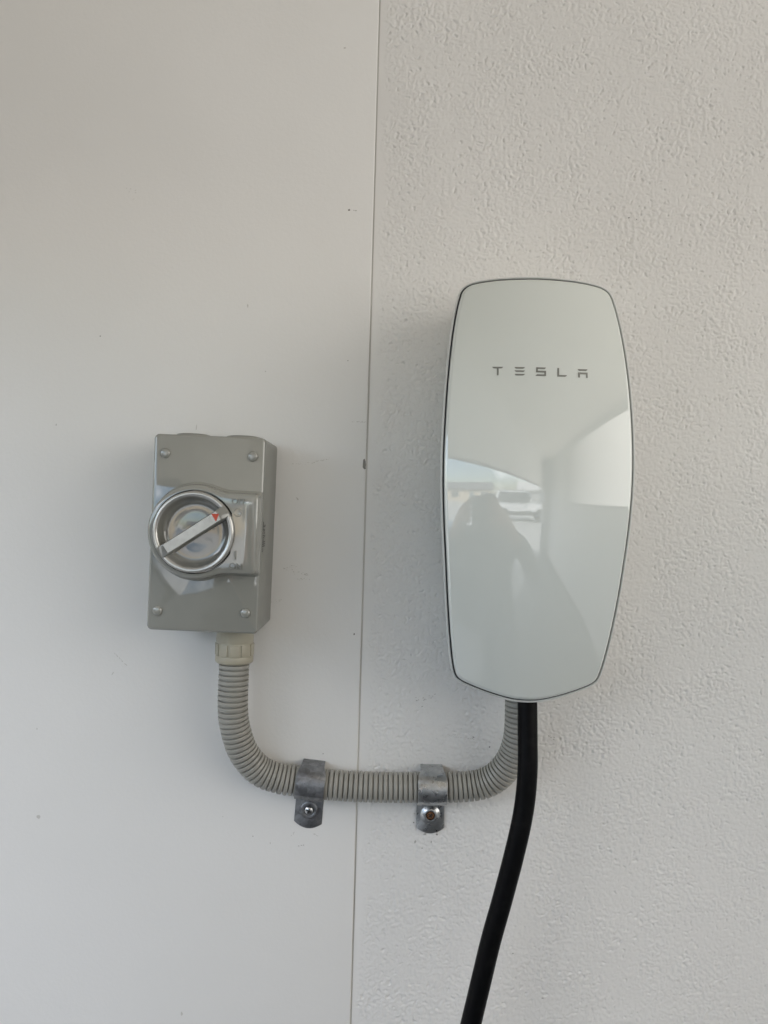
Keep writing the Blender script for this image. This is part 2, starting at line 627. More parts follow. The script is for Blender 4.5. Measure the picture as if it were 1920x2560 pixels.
rowm = [(1572, 545, 2.4, 2.2, 0, 0.95), (1591, 549, 1.8, 1.8, 0, 0.9), (1740, 556, 2.2, 2.0, 0, 0.9), (1751, 563, 2.2, 2.0, 0, 0.9), (1258, 626, 2.2, 3, 0, 0.5),
            (1062, 1748, 34, 12, 20, 0.45), (1184, 1845, 9, 4, -30, 0.8), (1150, 1840, 40, 8, -5, 0.35), (1385, 1846, 18, 8, -25, 0.6), (1224, 1867, 3, 2.6, 0, 0.8),
            (1034, 2056, 2.6, 2.4, 0, 0.8), (1062, 2085, 6, 3, 20, 0.6), (1092, 2086, 3, 3, 0, 0.8), (1038, 2104, 3, 5, -20, 0.7), (1078, 2104, 2.5, 4, 0, 0.7), (1055, 2120, 2.5, 2.5, 0, 0.5),
            (1153, 890, 2, 2, 0, 0.2), (1352, 2445, 3, 2, 0, 0.4), (1356, 2495, 4, 2, 0, 0.4), (1282, 2383, 3, 2, 0, 0.4), (1036, 2034, 3, 2, 0, 0.3), (1110, 1895, 8, 3, 0, 0.3)]
decals('scuff_marks', rowm, -0.0003, wall_right, 5)

# ------------------------------------------------------------------ isolator switch
LID_Y = -0.070
sw_c = P(514.75, 1334.5, LID_Y)
SWR = rad(0.75)
sw = empty('isolator_switch', (sw_c.x, 0, sw_c.z), (0, SWR, 0))
tag(sw, 'grey rotary isolator switch box mounted on the smooth white panel', 'switch')
inv = sw.matrix_basis.inverted()


def SL(u, v, y):
    return inv @ P(u, v, y)


HW, HH = 0.0457, 0.0805


def rrect(hw, hh, r, n=6):
    pts = []
    for cx, cz, a0 in ((hw - r, hh - r, 0), (-hw + r, hh - r, 90), (-hw + r, -hh + r, 180), (hw - r, -hh + r, 270)):
        for k in range(n + 1):
            a = rad(a0 + 90 * k / n)
            pts.append((cx + r * math.cos(a), cz + r * math.sin(a)))
    return pts


def rbox(name, hw, hh, r, rows):
    """rows: (inset, y)"""
    loops = []
    for ins, y in rows:
        loops.append([(x, y, z) for x, z in rrect(hw - ins, hh - ins, max(r - ins, 0.0006))])
    return loft(name, loops, True, True)


SEAM = -0.045
link('base', rbox('base', HW, HH, 0.0042, [(0.0003, -0.0005), (0, -0.0010), (0, SEAM + 0.00002)]), M['base'], sw, angle=50)
lid = link('lid', rbox('lid', HW, HH, 0.0042, [(0, SEAM), (0, LID_Y + 0.0022), (0.0003, LID_Y + 0.0012), (0.0009, LID_Y + 0.0004), (0.0019, LID_Y)]), [M['lid'], M['base']], sw, angle=50)
for pg in lid.data.polygons:
    if abs(pg.normal.y) < 0.35:
        pg.material_index = 1

# raised island that carries the rotary knob
kc = SL(485, 1330, -0.084)
KX, KZ = kc.x, kc.z
RP, TH, TX = 0.0378, 0.0322, HW - 0.0016 - KX


def island(off, n=40):
    R, th, tx = RP + off, TH + off, TX + off
    x0, x1 = 0.013, 0.027
    z0 = math.sqrt(R * R - x0 * x0)
    s0 = -x0 / z0
    up = []
    rc = 0.0045
    for k in range(5, -1, -1):                 # corner
        a = rad(90 * (5 - k) / 5)
        up.append((tx - rc + rc * math.cos(a), th - rc + rc * math.sin(a)))
    for k in range(1, 9):                      # flat edge back to the shoulder
        up.append((tx - rc + (x1 - (tx - rc)) * k / 8, th))
    for k in range(1, 11):                     # shoulder
        t = 1 - k / 10
        dx = x1 - x0
        zz = (2 * t ** 3 - 3 * t ** 2 + 1) * z0 + (t ** 3 - 2 * t ** 2 + t) * dx * s0 + (-2 * t ** 3 + 3 * t ** 2) * th
        up.append((x0 + dx * t, zz))
    a0 = math.acos(x0 / R)
    for k in range(1, n + 1):
        a = a0 + (math.pi - a0) * k / n
        up.append((R * math.cos(a), R * math.sin(a)))
    low = [(x, -z) for x, z in reversed(up[:-1])]
    return [(KX + x, KZ + z) for x, z in up + low]


IT = -0.0835                                   # island top
rows = [(0.0030, LID_Y + 0.001), (0.0026, LID_Y - 0.0004), (0.0014, LID_Y - 0.0012), (0.0007, LID_Y - 0.003), (0.0002, IT + 0.003), (-0.0001, IT + 0.0014), (-0.0007, IT + 0.0005), (-0.0017, IT)]
loops = []
for off, y in rows:
    lim = HW - 0.0005
    loops.append([(max(-lim, min(lim, x)), y, z) for x, z in island(off)])
# the top is a ring-shaped face round the knob well
n_l = len(loops[0])
well = []
for (x, y, z) in loops[-1]:
    a = math.atan2(z - KZ, x - KX)
    well.append((KX + 0.0338 * math.cos(a), z * 0 + IT, KZ + 0.0338 * math.sin(a)))
mid1 = [tuple(Vector(p).lerp(Vector(q), 0.5)) for p, q in zip(loops[-1], well)]
# soft crown: island top slopes a little towards its rim, as the moulding does
w2 = [(KX + (x - KX) * 0.985, IT + 0.0006, KZ + (z - KZ) * 0.985) for x, y, z in well]
w3 = [(x, IT + 0.008, z) for x, y, z in w2]
mid1 = [(x, y - 0.0004, z) for x, y, z in mid1]
well = [(x, y - 0.0005, z) for x, y, z in well]
link('dial_plate', loft('dial_plate', loops + [mid1, well, w2, w3], False, True), M['lid'], sw, angle=60)

# rotary knob
KT = -0.0885
knob = link('knob', lathe('knob', [(0.0326, IT + 0.007), (0.0326, KT + 0.0016), (0.0323, KT + 0.0007), (0.0316, KT + 0.0001), (0.0308, KT - 0.0001), (0.0290, KT + 0.0003), (0.0283, KT + 0.0010),
                                   (0.0273, KT + 0.0048), (0.0262, KT + 0.0078), (0.0245, KT + 0.0092), (0.0215, KT + 0.0096), (0.014, KT + 0.0090), (0.007, KT + 0.0086), (0.0, KT + 0.0085)],
                          'Y', 96, (KX, 0, KZ)), [M['knob'], M['ring']], sw, angle=70)
for pg in knob.data.polygons:
    if 0.0280 < math.hypot(pg.center.x - KX, pg.center.z - KZ) < 0.0330 and pg.center.y < KT + 0.0012:
        pg.material_index = 1
ang = rad(34.8)
ca, sa = math.cos(ang), math.sin(ang)


def kb(a, w, y):
    return (KX + a * ca - w * sa, y, KZ + a * sa + w * ca)


BT = KT - 0.0022
bars = []
for a, hw_, yt in ((-0.0322, 0.0050, KT + 0.0006), (-0.0318, 0.0051, KT + 0.0001), (-0.0262, 0.0046, BT + 0.0005), (-0.0252, 0.0043, BT), (0.0, 0.0041, BT - 0.0002), (0.0252, 0.0043, BT), (0.0262, 0.0046, BT + 0.0005), (0.0318, 0.0051, KT + 0.0001), (0.0322, 0.0050, KT + 0.0006)):
    yb = KT + 0.0100
    bars.append([kb(a, -hw_ - 0.0012, yb), kb(a, -hw_ - 0.0003, yt + 0.001), kb(a, -hw_ + 0.0002, yt + 0.0003), kb(a, -hw_ + 0.0009, yt), kb(a, hw_ - 0.0009, yt), kb(a, hw_ - 0.0002, yt + 0.0003), kb(a, hw_ + 0.0003, yt + 0.001), kb(a, hw_ + 0.0012, yb)])
link('handle_bar', loft('handle_bar', bars), M['knob'], sw, angle=35)
strip = []
for a in (-0.0250, -0.0247, 0.0247, 0.0250):
    d = 0.0 if abs(a) < 0.0249 else 0.00015
    strip.append([kb(a, -0.0038, BT + 0.0004), kb(a, -0.0038 + d, BT - 0.00045 + d), kb(a, 0.0038 - d, BT - 0.00045 + d), kb(a, 0.0038, BT + 0.0004)])
link('silver_strip', loft('silver_strip', strip), M['bar'], sw, smooth=False)
tri = [SL(340 + x / 4.097, 1060 + y / 4.097, BT - 0.0008) for x, y in ((770, 918), (849, 921), (818, 1000))]
tri_b = [Vector((p.x, BT + 0.0002, p.z)) for p in tri]
link('red_pointer', loft('red_pointer', [[tuple(p) for p in tri_b], [tuple(p) for p in tri]]), M['red'], sw, smooth=False)
# worn print beside the pointer
scr = []
fcs = []
for (x, y, w, h) in ((748, 940, 10, 5), (756, 952, 14, 4), (752, 966, 8, 7), (764, 978, 10, 4), (772, 994, 16, 4), (766, 1006, 9, 6), (778, 1012, 7, 9), (744, 958, 5, 9)):
    b0 = len(scr)
    for dx, dy in ((-w, -h), (w, -h * 0.4), (w * 0.8, h), (-w * 0.7, h * 0.6)):
        scr.append(tuple(SL(340 + (x + dx * 0.55) / 4.097, 1060 + (y + dy * 0.55) / 4.097, BT - 0.0006)))
    fcs.append((b0, b0 + 1, b0 + 2, b0 + 3))
link('worn_print', mesh('worn_print', scr, fcs), mat('worn_ink', (0.16, 0.155, 0.14), 0.5), sw, smooth=False)

# domed screw covers
for (x, y) in ((300, 297), (1197, 332), (218, 1912), (1120, 1938)):
    p = SL(340 + x / 4.097, 1060 + y / 4.097, LID_Y)
    o = link('screw_cap', lathe('screw_cap', [(0.0041, 0.0006), (0.0041, -0.0002), (0.0039, -0.0009), (0.0033, -0.0014), (0.002, -0.0018), (0.0, -0.0019)], 'Y', 32, (p.x, LID_Y, p.z)), M['lid'], sw)
    link('cap_rim', lathe('cap_rim', [(0.0047, 0.0005), (0.0047, -0.00012), (0.0044, -0.0002), (0.0042, 0.0005)], 'Y', 32, (p.x, LID_Y, p.z)), M['base'], o)

# moulded lettering
for s, u, v, size in (('OFF', 597, 1254.5, 0.0066), ('ON', 588.5, 1416, 0.0066)):
    p = SL(u, v, IT)
    me = text_mesh(s, size, 0.0006)
    for vv in me.vertices:
        vv.co = Vector((p.x + vv.co.x, IT - 0.0007 - vv.co.z, p.z + vv.co.y))
    link('raised_lettering', me, M['base'], sw, smooth=False)
p = SL(588.3, 1388, IT)
link('raised_on_bar', box_mesh('raised_on_bar', p.x - 0.0008, p.x + 0.0008, IT - 0.0013, IT + 0.001, p.z - 0.0034, p.z + 0.0034, bevel=0.0002), M['base'], sw, smooth=False)
p = SL(595, 1281.5, IT)
link('raised_off_ring', lathe('raised_off_ring', [(0.0034, 0.001), (0.0034, -0.0003), (0.0032, -0.0007), (0.0029, -0.0007), (0.0027, -0.0003), (0.0026, 0.0), (0.001, -0.0001), (0, -0.0001)], 'Y', 40, (p.x, IT - 0.0004, p.z)), M['lid'], sw)

# blank entry plugs on the top and bottom edges
for u, up in ((481, 1), (607, 1), (457, -1)):
    p = SL(u, 1090 if up > 0 else 1580, -0.036)
    z0 = up * (HH - 0.001)
    link('entry_plug', lathe('entry_plug', [(0.0155, 0), (0.0155, up * 0.0030), (0.0146, up * 0.0044), (0.012, up * 0.0050), (0.0, up * 0.0052)], 'Z', 48, (p.x, -0.030, z0)), M['base'], sw, angle=60)

# small dark print running up the right side of the lid
side_x = HW + 0.00012
sv, sf = [], []
# (start along print 0..1 from top, length, from front 0..1, to 0..1) taken from the photo
glyphs = [(0.00, 0.17, 0.05, 0.35), (0.10, 0.075, 0.55, 0.95), (0.15, 0.035, 0.05, 0.75), (0.20, 0.018, 0.0, 0.45), (0.235, 0.03, 0.0, 0.75), (0.265, 0.03, 0.0, 0.25), (0.265, 0.03, 0.55, 0.8), (0.295, 0.028, 0.2, 0.8),
          (0.345, 0.055, 0.05, 0.3), (0.345, 0.06, 0.6, 0.85), (0.43, 0.05, 0.05, 0.5), (0.44, 0.06, 0.65, 0.95), (0.51, 0.022, 0.0, 0.7), (0.54, 0.028, 0.1, 0.3), (0.54, 0.02, 0.55, 0.75), (0.585, 0.035, 0.0, 0.15), (0.585, 0.035, 0.3, 0.6),
          (0.645, 0.042, 0.05, 1.0), (0.712, 0.042, 0.0, 1.0), (0.78, 0.04, 0.0, 1.0), (0.855, 0.115, 0.06, 0.22), (0.955, 0.03, 0.0, 0.35), (0.925, 0.022, 0.55, 0.75)]
zt, zb = SL(660, 1304, -0.058).z, SL(657, 1380, -0.058).z
yf, yb_ = -0.0665, -0.0520
for s0, ln, f0, f1 in glyphs:
    b0 = len(sv)
    for t, f in ((s0, f0), (s0 + ln, f0), (s0 + ln, f1), (s0, f1)):
        sv.append((side_x, yf + (yb_ - yf) * f, zt + (zb - zt) * t))
    sf.append((b0, b0 + 1, b0 + 2, b0 + 3))
link('side_print', mesh('side_print', sv, sf), M['print'], sw, smooth=False)

# ------------------------------------------------------------------ flexible conduit
AX = -0.033
c0 = P(588, 1587, AX)
cond = empty('flexible_conduit', tuple(P(890, 1968, 0)))
tag(cond, 'grey corrugated flexible conduit curving from switch box to charger', 'conduit')
cinv = cond.matrix_basis.inverted()


def CL(u, v, y):
    return cinv @ P(u, v, y)


ad_top = CL(588.5, 1580, AX)
ad_bot = CL(585.5, 1655, AX)
adl = (ad_top - ad_bot).length
ad_q = Vector((0, 0, 1)).rotation_difference((ad_top - ad_bot).normalized()).to_matrix().to_4x4()
me = lathe('end_adapter', [(0.0122, -0.001), (0.0150, 0.0), (0.0160, 0.0008), (0.0163, 0.0018), (0.0163, 0.0055), (0.0161, 0.0062), (0.0158, 0.0064), (0.0158, 0.0172), (0.0157, 0.0178), (0.0160, 0.0183), (0.0160, adl + 0.004), (0.012, adl + 0.004)], 'Z', 64)
me.transform(Matrix.Translation(ad_bot) @ ad_q)
adapter = link('end_adapter', me, M['adapter'], cond, angle=40)
for k in range(10):
    a = 2 * math.pi * (k + 0.27) / 10
    bm = bmesh.new()
    add_box(bm, -0.0042, 0.0042, -0.0163, -0.0145, 0.0068, 0.0168, 0.0003, 2)
    me = bm_mesh('grip_pad', bm)
    me.transform(Matrix.Translation(ad_bot) @ ad_q @ Matrix.Rotation(a, 4, 'Z'))
    link('grip_pad', me, M['adapter'], adapter, angle=40)

cpts = [CL(*q) for q in ((586, 1645, -.033), (584, 1700, -.033), (582, 1760, -.0325), (586, 1810, -.030), (602, 1866, -.026), (624, 1902, -.0225), (655, 1930, -.019), (700, 1946, -.0165), (745, 1953, -.0150), (800, 1960, -.0146), (890, 1966, -.0144), (980, 1968, -.0144),
                         (1078, 1968, -.0146), (1150, 1967, -.0150), (1200, 1961, -.0165), (1235, 1946, -.019), (1264, 1919, -.0225), (1285, 1882, -.026), (1297, 1835, -.030), (1300, 1770, -.033), (1299, 1700, -.034), (1298, 1660, -.034))]
path = catmull(cpts, 16)
PITCH, SUB = 0.00442, 9
_, L = resample(path, 0.001)
NP = round(L / PITCH)
path, L = resample(path, L / (NP * SUB))
ribp = [-0.0025, -0.0022, -0.0004, 0.0, 0.00008, 0.00008, 0.0, -0.0004, -0.0022]


def crad(i):
    return 0.0130 + ribp[i % SUB]


# sharpen the grooves: pull the samples of each rib together
for r_i in range(NP):
    i0 = r_i * SUB
    if i0 + SUB >= len(path):
        break
    seg_p = [path[i0 + k].copy() for k in range(SUB + 1)]
    for k, t in enumerate((0.0, 0.15, 0.17, 0.23, 0.38, 0.70, 0.85, 0.91, 0.93)):
        q = t * SUB
        a = int(q)
        path[i0 + k] = seg_p[a].lerp(seg_p[min(a + 1, SUB)], q - a)
link('corrugated_tube', sweep('corrugated_tube', path, crad, 40), M['conduit'], cond, angle=50)


# ------------------------------------------------------------------ conduit clips
def clip(name, u, v, rot, label, gmat, wpx, dome, tab_dx):
    c = P(u, v, -0.0146)
    root = empty(name, (c.x, 0, c.z), (0, rad(rot), 0))
    tag(root, label, 'clip', 'metal clips holding the conduit')
    CY, R, T = -0.0154, 0.0153, 0.0013
    hw = 0.0128

    # side profile (y, z) of the bent strip: over the top, round the front, back to the wall, down the tab
    out, inn = [], []
    for k in range(33):
        a = math.pi * k / 32                       # 0: top, pi: bottom
        dy, dz = -math.sin(a), math.cos(a)
        out.append((CY + dy * R * 1.0, dz * R))
        inn.append((CY + dy * (R - T), dz * (R - T)))
    top_out = [(-0.0002, R + 0.0004), (-0.006, R + 0.0003)]
    top_inn = [(-0.0002, R - T), (-0.006, R - T)]
    tabw = 0.0285
    bot_out = [(-0.0062, -R - 0.0004), (-0.0035, -R - 0.0008), (-0.0021, -R - 0.0021), (-0.0018, -R - 0.004)]
    bot_inn = [(-0.0062, -R + T), (-0.0030, -R + T - 0.0002), (-0.0010, -R - 0.0005), (-0.0004, -R - 0.004)]
    po = top_out + out + bot_out
    pi_ = top_inn + inn + bot_inn
    loops = []
    for i, (a, b) in enumerate(zip(po, pi_)):
        # strap narrows slightly where it turns over the top
        f = 1.0
        t = min(1, max(0, (a[1] + R) / (2 * R)))
        if a[1] > 0.6 * R:
            f = 1.0 - 0.20 * ((a[1] - 0.6 * R) / (0.4 * R)) ** 2
        w = hw * f
        bev = 0.0003
        loops.append([(-w, a[0] + bev, a[1]), (-w + bev, a[0], a[1]), (w - bev, a[0], a[1]), (w, a[0] + bev, a[1]), (w, b[0], b[1]), (-w, b[0], b[1])])
    link('strap', loft('strap', loops), gmat, root, angle=40)
    # fixing tab
    z0, z1 = -R - 0.0035, -R - 0.0262
    hw2 = hw * 0.985
    outl = [(-hw2, z0), (hw2, z0), (hw2, z1)]
    for k in range(1, 16):
        t = k / 16
        x = hw2 * (1 - 2 * t)
        outl.append((x, z1 - 0.0052 * (1 - (1 - 2 * t) ** 2)))
    outl.append((-hw2, z1))
    lp = [[(x + tab_dx * (z0 - z) , y, z) for x, z in outl] for y in (-0.0004, -0.0016)]
    cz = (z0 + z1) / 2
    lp.append([(x * 0.978 + tab_dx * (z0 - z), -0.0019, cz + (z - cz) * 0.978) for x, z in outl])
    tab = link('tab', loft('tab', lp), gmat, root, angle=40)
    bz = z0 - 0.0112
    bx = tab_dx * (z0 - bz)
    if dome:
        pr = [(0.0092, 0.0), (0.0088, -0.0003), (0.0076, -0.0011), (0.0062, -0.0022), (0.0050, -0.0027), (0.0043, -0.0025), (0.0041, -0.0016)]
    else:
        pr = [(0.0082, 0.0), (0.0080, -0.0009), (0.0076, -0.0012), (0.0060, -0.0013), (0.0048, -0.0010), (0.0044, -0.0004)]
    link('pressed_boss', lathe('pressed_boss', pr, 'Y', 48, (bx, -0.0018, bz), False), gmat, tab, angle=50)
    if not dome:
        link('pressed_channel', box_mesh('pressed_channel', -0.0036 + bx * 0.4, 0.0036 + bx * 0.4, -0.0027, -0.001, bz + 0.0058, z0 + 0.0035, bevel=0.0005), gmat, tab, angle=40)
    # screw
    sm = M['rust'] if dome else M['screw']
    hy = -0.0026 if not dome else -0.0030
    sc_ = link('screw', lathe('screw', [(0.0042, hy + 0.001), (0.0042, hy - 0.0002), (0.0038, hy - 0.0010), (0.0029, hy - 0.0017), (0.0015, hy - 0.0021), (0.0, hy - 0.0022)] if not dome else
                              [(0.0041, hy + 0.0016), (0.0040, hy + 0.0003), (0.0030, hy - 0.0002), (0.0, hy - 0.0003)], 'Y', 32, (bx, 0, bz)), sm, root)
    bm = bmesh.new()
    d = 0.0021
    yq = hy - 0.00235 if not dome else hy - 0.00055
    add_box(bm, bx - d, bx + d, yq, yq + 0.0012, bz - 0.0005, bz + 0.0005)
    add_box(bm, bx - 0.0005, bx + 0.0005, yq - 0.00002, yq + 0.00118, bz - d, bz + d)
    me = bm_mesh('cross_slot', bm)
    me.transform(Matrix.Translation((bx, 0, bz)) @ Matrix.Rotation(rad(20 if not dome else 50), 4, 'Y') @ Matrix.Translation((-bx, 0, -bz)))
    link('cross_slot', me, M['screw_dark'], sc_, smooth=False)
    return root, CY, R


cl1, CY, R_ = clip('conduit_clip', 778, 1955, 5.2, 'dull grey metal conduit clip with silver screw on the smooth panel', M['galv_dull'], 72, False, 0.03)
cl2, CY, R_ = clip('conduit_clip', 1079.5, 1967.5, -0.6, 'bright galvanised conduit clip with rusty brown screw on rough wall', M['galv_shiny'], 72, True, 0.0)
me = text_mesh('25', 0.0056, 0.00022)
for vv in me.vertices:
    a = (vv.co.y + 0.0042) / R_
    rr = R_ + 0.0001 + vv.co.z
    vv.co = Vector((vv.co.x - 0.0008, CY - rr * math.cos(a), rr * math.sin(a)))
link('stamped_number', me, M['galv_dull'], cl1, smooth=False)

# ------------------------------------------------------------------ wall charger
RIM = -0.080
raw = [(1304, 693), (1350, 693.5), (1399, 697.5), (1432, 702), (1463, 708), (1495, 716.5), (1514, 725), (1527, 737), (1534, 750), (1546, 784), (1559, 834), (1572, 904), (1583, 999), (1588, 1096), (1588.5, 1176), (1582, 1256), (1572, 1336), (1559, 1415), (1543, 1511),
       (1527, 1591), (1511, 1649), (1500, 1685), (1494, 1698), (1484, 1709), (1463, 1721), (1425, 1737), (1383, 1750), (1345, 1756.5), (1303, 1754), (1256, 1743.5), (1208, 1729), (1160, 1712), (1146, 1705), (1135, 1696), (1128, 1682), (1121.5, 1655), (1115, 1575), (1107, 1463),
       (1103, 1336), (1102, 1240), (1104, 1176), (1107, 1096), (1113.5, 999), (1118.5, 936), (1128, 840), (1137.5, 776), (1145, 740), (1149, 728), (1158, 716), (1176, 705), (1208, 698), (1255, 694)]
wc = empty('wall_charger', (0, 0, 0))
tag(wc, 'white glass-fronted electric vehicle wall charger on the rough wall', 'charger')
RX, RZ = 0.34, 0.52


def dome(x, z):
    """front surface of the curved glass; apex towards the camera"""
    return -0.1075 + x * x / (2 * RX) + z * z / (2 * RZ) + 0.06 * (x * z) ** 2 / 1e-3


ctr = P(1346, 1225, RIM)
for _ in range(6):
    pts = []
    for u, v in raw:
        y = RIM
        for _k in range(4):
            p = P(u, v, y)
            y = dome(p.x - ctr.x, p.z - ctr.z) + 0.004
        pts.append(P(u, v, y))
    zs = [p.z for p in pts]
    cx_s = []
    for fz in (-0.8, -0.55, -0.3, 0.0, 0.3, 0.55, 0.8):
        zq = (min(zs) + max(zs)) / 2 + fz * (max(zs) - min(zs)) / 2
        xs = []
        for p, q in zip(pts, pts[1:] + pts[:1]):
            if (p.z - zq) * (q.z - zq) < 0:
                t = (zq - p.z) / (q.z - p.z)
                xs.append(p.x + (q.x - p.x) * t)
        cx_s.append((min(xs) + max(xs)) / 2)
    ctr = Vector((sum(cx_s) / len(cx_s), 0.0, (min(zs) + max(zs)) / 2))
wc.location = (ctr.x, 0, ctr.z)
WCX, WCZ = ctr.x, ctr.z
poly = [(p.x - ctr.x, p.z - ctr.z) for p in pts]


def ray_hit(poly, ang):
    d = (math.cos(ang), math.sin(ang))
    best = 0
    for (x0, z0), (x1, z1) in zip(poly, poly[1:] + poly[:1]):
        ex, ez = x1 - x0, z1 - z0
        den = d[0] * ez - d[1] * ex
        if abs(den) < 1e-12:
            continue
        t = (x0 * ez - z0 * ex) / den
        s = (x0 * d[1] - z0 * d[0]) / den
        if -1e-9 <= s <= 1 + 1e-9 and t > best:
            best = t
    return best


NA = 360
sp = [Vector((x, 0, z)) for x, z in poly]
dense = catmull(sp + [sp[0]], 10)
dpoly = [(p.x, p.z) for p in dense]
# make the outline mirror-symmetric
half = []
for k in range(NA // 2 + 1):
    a = math.pi / 2 - math.pi * k / (NA // 2)
    aa = math.atan2(math.sin(a) * 0.172, math.cos(a) * 0.0785)
    r1 = ray_hit(dpoly, aa)
    r2 = ray_hit(dpoly, math.pi - aa)
    r = 0.5 * (r1 + r2)
    half.append((r * math.cos(aa), r * math.sin(aa)))
half[0] = (0.0, half[0][1])
half[-1] = (0.0, half[-1][1])
outline = half + [(-x, z) for x, z in reversed(half[1:-1])]
NO = len(outline)
onrm = []
for i in range(NO):
    x0, z0 = outline[i - 1]
    x1, z1 = outline[(i + 1) % NO]
    tx, tz = x1 - x0, z1 - z0
    l = math.hypot(tx, tz)
    onrm.append((-tz / l, tx / l))
if sum(n[0] * p[0] + n[1] * p[1] for n, p in zip(onrm, outline)) < 0:
    onrm = [(-a, -b) for a, b in onrm]

def ring_at(off, dy, sc=1.0):
    lp = []
    for (x, z), (nx, nz) in zip(outline, onrm):
        X, Z = (x + nx * off) * sc, (z + nz * off) * sc
        lp.append((X, dome(x, z) + dy, Z))
    return lp


# glass face: rounded lip, then rings towards the middle
loops = [ring_at(-0.0029, 0.0052), ring_at(-0.0025, 0.0030), ring_at(-0.0026, 0.0017), ring_at(-0.0029, 0.0008), ring_at(-0.0034, 0.0002), ring_at(-0.0038, 0.00005)]
base_l = ring_at(-0.0044, 0)
for s in (1.0, 0.992, 0.98, 0.96, 0.93, 0.88, 0.82, 0.75, 0.67, 0.58, 0.49, 0.40, 0.31, 0.22, 0.13, 0.06):
    loops.append([(x * s, dome(x * s, z * s), z * s) for x, y, z in base_l])
loops.append([(x * 0.004, dome(0, 0), z * 0.004) for x, y, z in base_l])
link('glass_front', loft('glass_front', loops, False, True), M['glass'], wc)
# dark gasket line and pale rear shell that tapers towards the wall
link('gasket', loft('gasket', [ring_at(-0.0034, 0.0040), ring_at(-0.0012, 0.0044), ring_at(-0.0010, 0.0060)], False, False), M['seam'], wc)
sh = [ring_at(-0.0014, 0.0058), ring_at(-0.0013, 0.0030), ring_at(-0.0009, 0.0025), ring_at(-0.0003, 0.0027), ring_at(0.0002, 0.0036), ring_at(0.0003, 0.0055), ring_at(-0.0002, 0.0085), ring_at(-0.0028, 0.020)]
sh2 = []
for t, y in ((0.4, -0.052), (0.8, -0.028), (1.0, -0.002)):
    sh2.append([((x + nx * (-0.0028 - 0.006 * t)), y, (z + nz * (-0.0028 - 0.006 * t))) for (x, z), (nx, nz) in zip(outline, onrm)])
link('rear_shell', loft('rear_shell', sh + sh2, False, True), M['shell'], wc)

# raised wordmark, draped on the curved glass
LT = {
    'T': [[(118, 97), (274, 97), (262, 114), (245, 121), (209, 121), (207, 218), (183, 218), (183, 121), (148, 121), (128, 114)]],
    'E': [[(438, 100), (585, 102), (574, 118), (558, 125), (462, 124), (447, 117)], [(438, 147), (585, 149), (574, 165), (558, 171), (462, 170), (447, 163)], [(438, 197), (585, 199), (574, 215), (558, 222), (462, 221), (447, 214)]],
    'S': [[(745, 104), (886, 108), (876, 124), (862, 131), (770, 128), (769, 152), (887, 155), (887, 230), (736, 227), (750, 210), (762, 203), (862, 206), (862, 180), (744, 176)]],
    'L': [[(1048, 114), (1074, 116), (1074, 213), (1187, 217), (1176, 234), (1160, 241), (1048, 237)]],
    'A': [[(1340, 130), (1480, 134), (1470, 151), (1456, 158), (1366, 156), (1350, 147)], [(1345, 176), (1481, 181), (1483, 256), (1458, 255), (1457, 206), (1371, 203), (1371, 251), (1346, 249)]],
}
for ch, polys in LT.items():
    bm = bmesh.new()
    for pl in polys:
        vs_t = []
        for x, y in pl:
            u, v = 1210 + x * 290 / 1659, 900 + y * 60 / 343
            yy = -0.1
            for _ in range(3):
                p = P(u, v, yy)
                yy = dome(p.x - WCX, p.z - WCZ)
            vs_t.append(bm.verts.new((p.x - WCX, yy - 0.00022, p.z - WCZ)))
        f = bm.faces.new(vs_t)
        ex = bmesh.ops.extrude_face_region(bm, geom=[f])
        for g in ex['geom']:
            if isinstance(g, bmesh.types.BMVert):
                g.co.y += 0.0006
    bmesh.ops.triangulate(bm, faces=list(bm.faces))
    link('wordmark_letter', bm_mesh('wordmark_letter', bm), M['letter'], wc, smooth=False)

# ------------------------------------------------------------------ charging cable
kp = [(1317, 1700, -.060), (1318.5, 1760, -.066), (1319, 1850, -.072), (1319, 1920, -.076), (1314, 1990, -.078), (1303, 2060, -.080), (1282, 2150, -.082), (1255.5, 2250, -.083), (1227, 2352, -.084), (1201, 2460, -.085), (1176, 2565, -.086), (1144, 2700, -.088)]
cb0 = P(*kp[0])
cable = [P(*k) for k in kp]
end = cable[-1]
cable += [end + Vector((-0.05, -0.002, -0.16)), end + Vector((-0.13, -0.004, -0.40)), end + Vector((-0.15, -0.01, -0.6))]
cpath, _ = resample(catmull(cable, 14), 0.004)
o = link('charging_cable', sweep('charging_cable', cpath, 0.0081, 32), M['rubber'])
tag(o, 'thick black charging cable hanging down from the wall charger', 'cable')

# ------------------------------------------------------------------ the garage that the glossy fronts mirror and that shapes the light
M['white'] = mat('white_paint', rough=0.6, spec=0.3, build=noisy((0.58, 0.565, 0.54), (0.62, 0.605, 0.58), 2.0, 0.6))
M['ceil'] = mat('ceiling_paint', rough=0.7, spec=0.3, build=noisy((0.76, 0.71, 0.635), (0.80, 0.75, 0.67), 2.0, 0.7))
M['slab'] = mat('concrete_slab', build=noisy((0.04, 0.042, 0.045), (0.07, 0.072, 0.076), 3.0, 0.6))
M['drive'] = mat('pale_concrete', build=noisy((0.36, 0.355, 0.34), (0.44, 0.435, 0.415), 1.5, 0.8))
bm = bmesh.new()
add_box(bm, A.x - 0.12, A.x - 0.001, A.y, 0.03, 0, CEIL)
tag(link('wall_pier', bm_mesh('wall_pier', bm), M['white'], smooth=False), kind='structure')
bm = bmesh.new()
add_box(bm, RIGHT_X, RIGHT_X + 0.1, FAR_Y, 0.03, 0, CEIL)
tag(link('wall_side', bm_mesh('wall_side', bm), M['white'], smooth=False), kind='structure')
bm = bmesh.new()
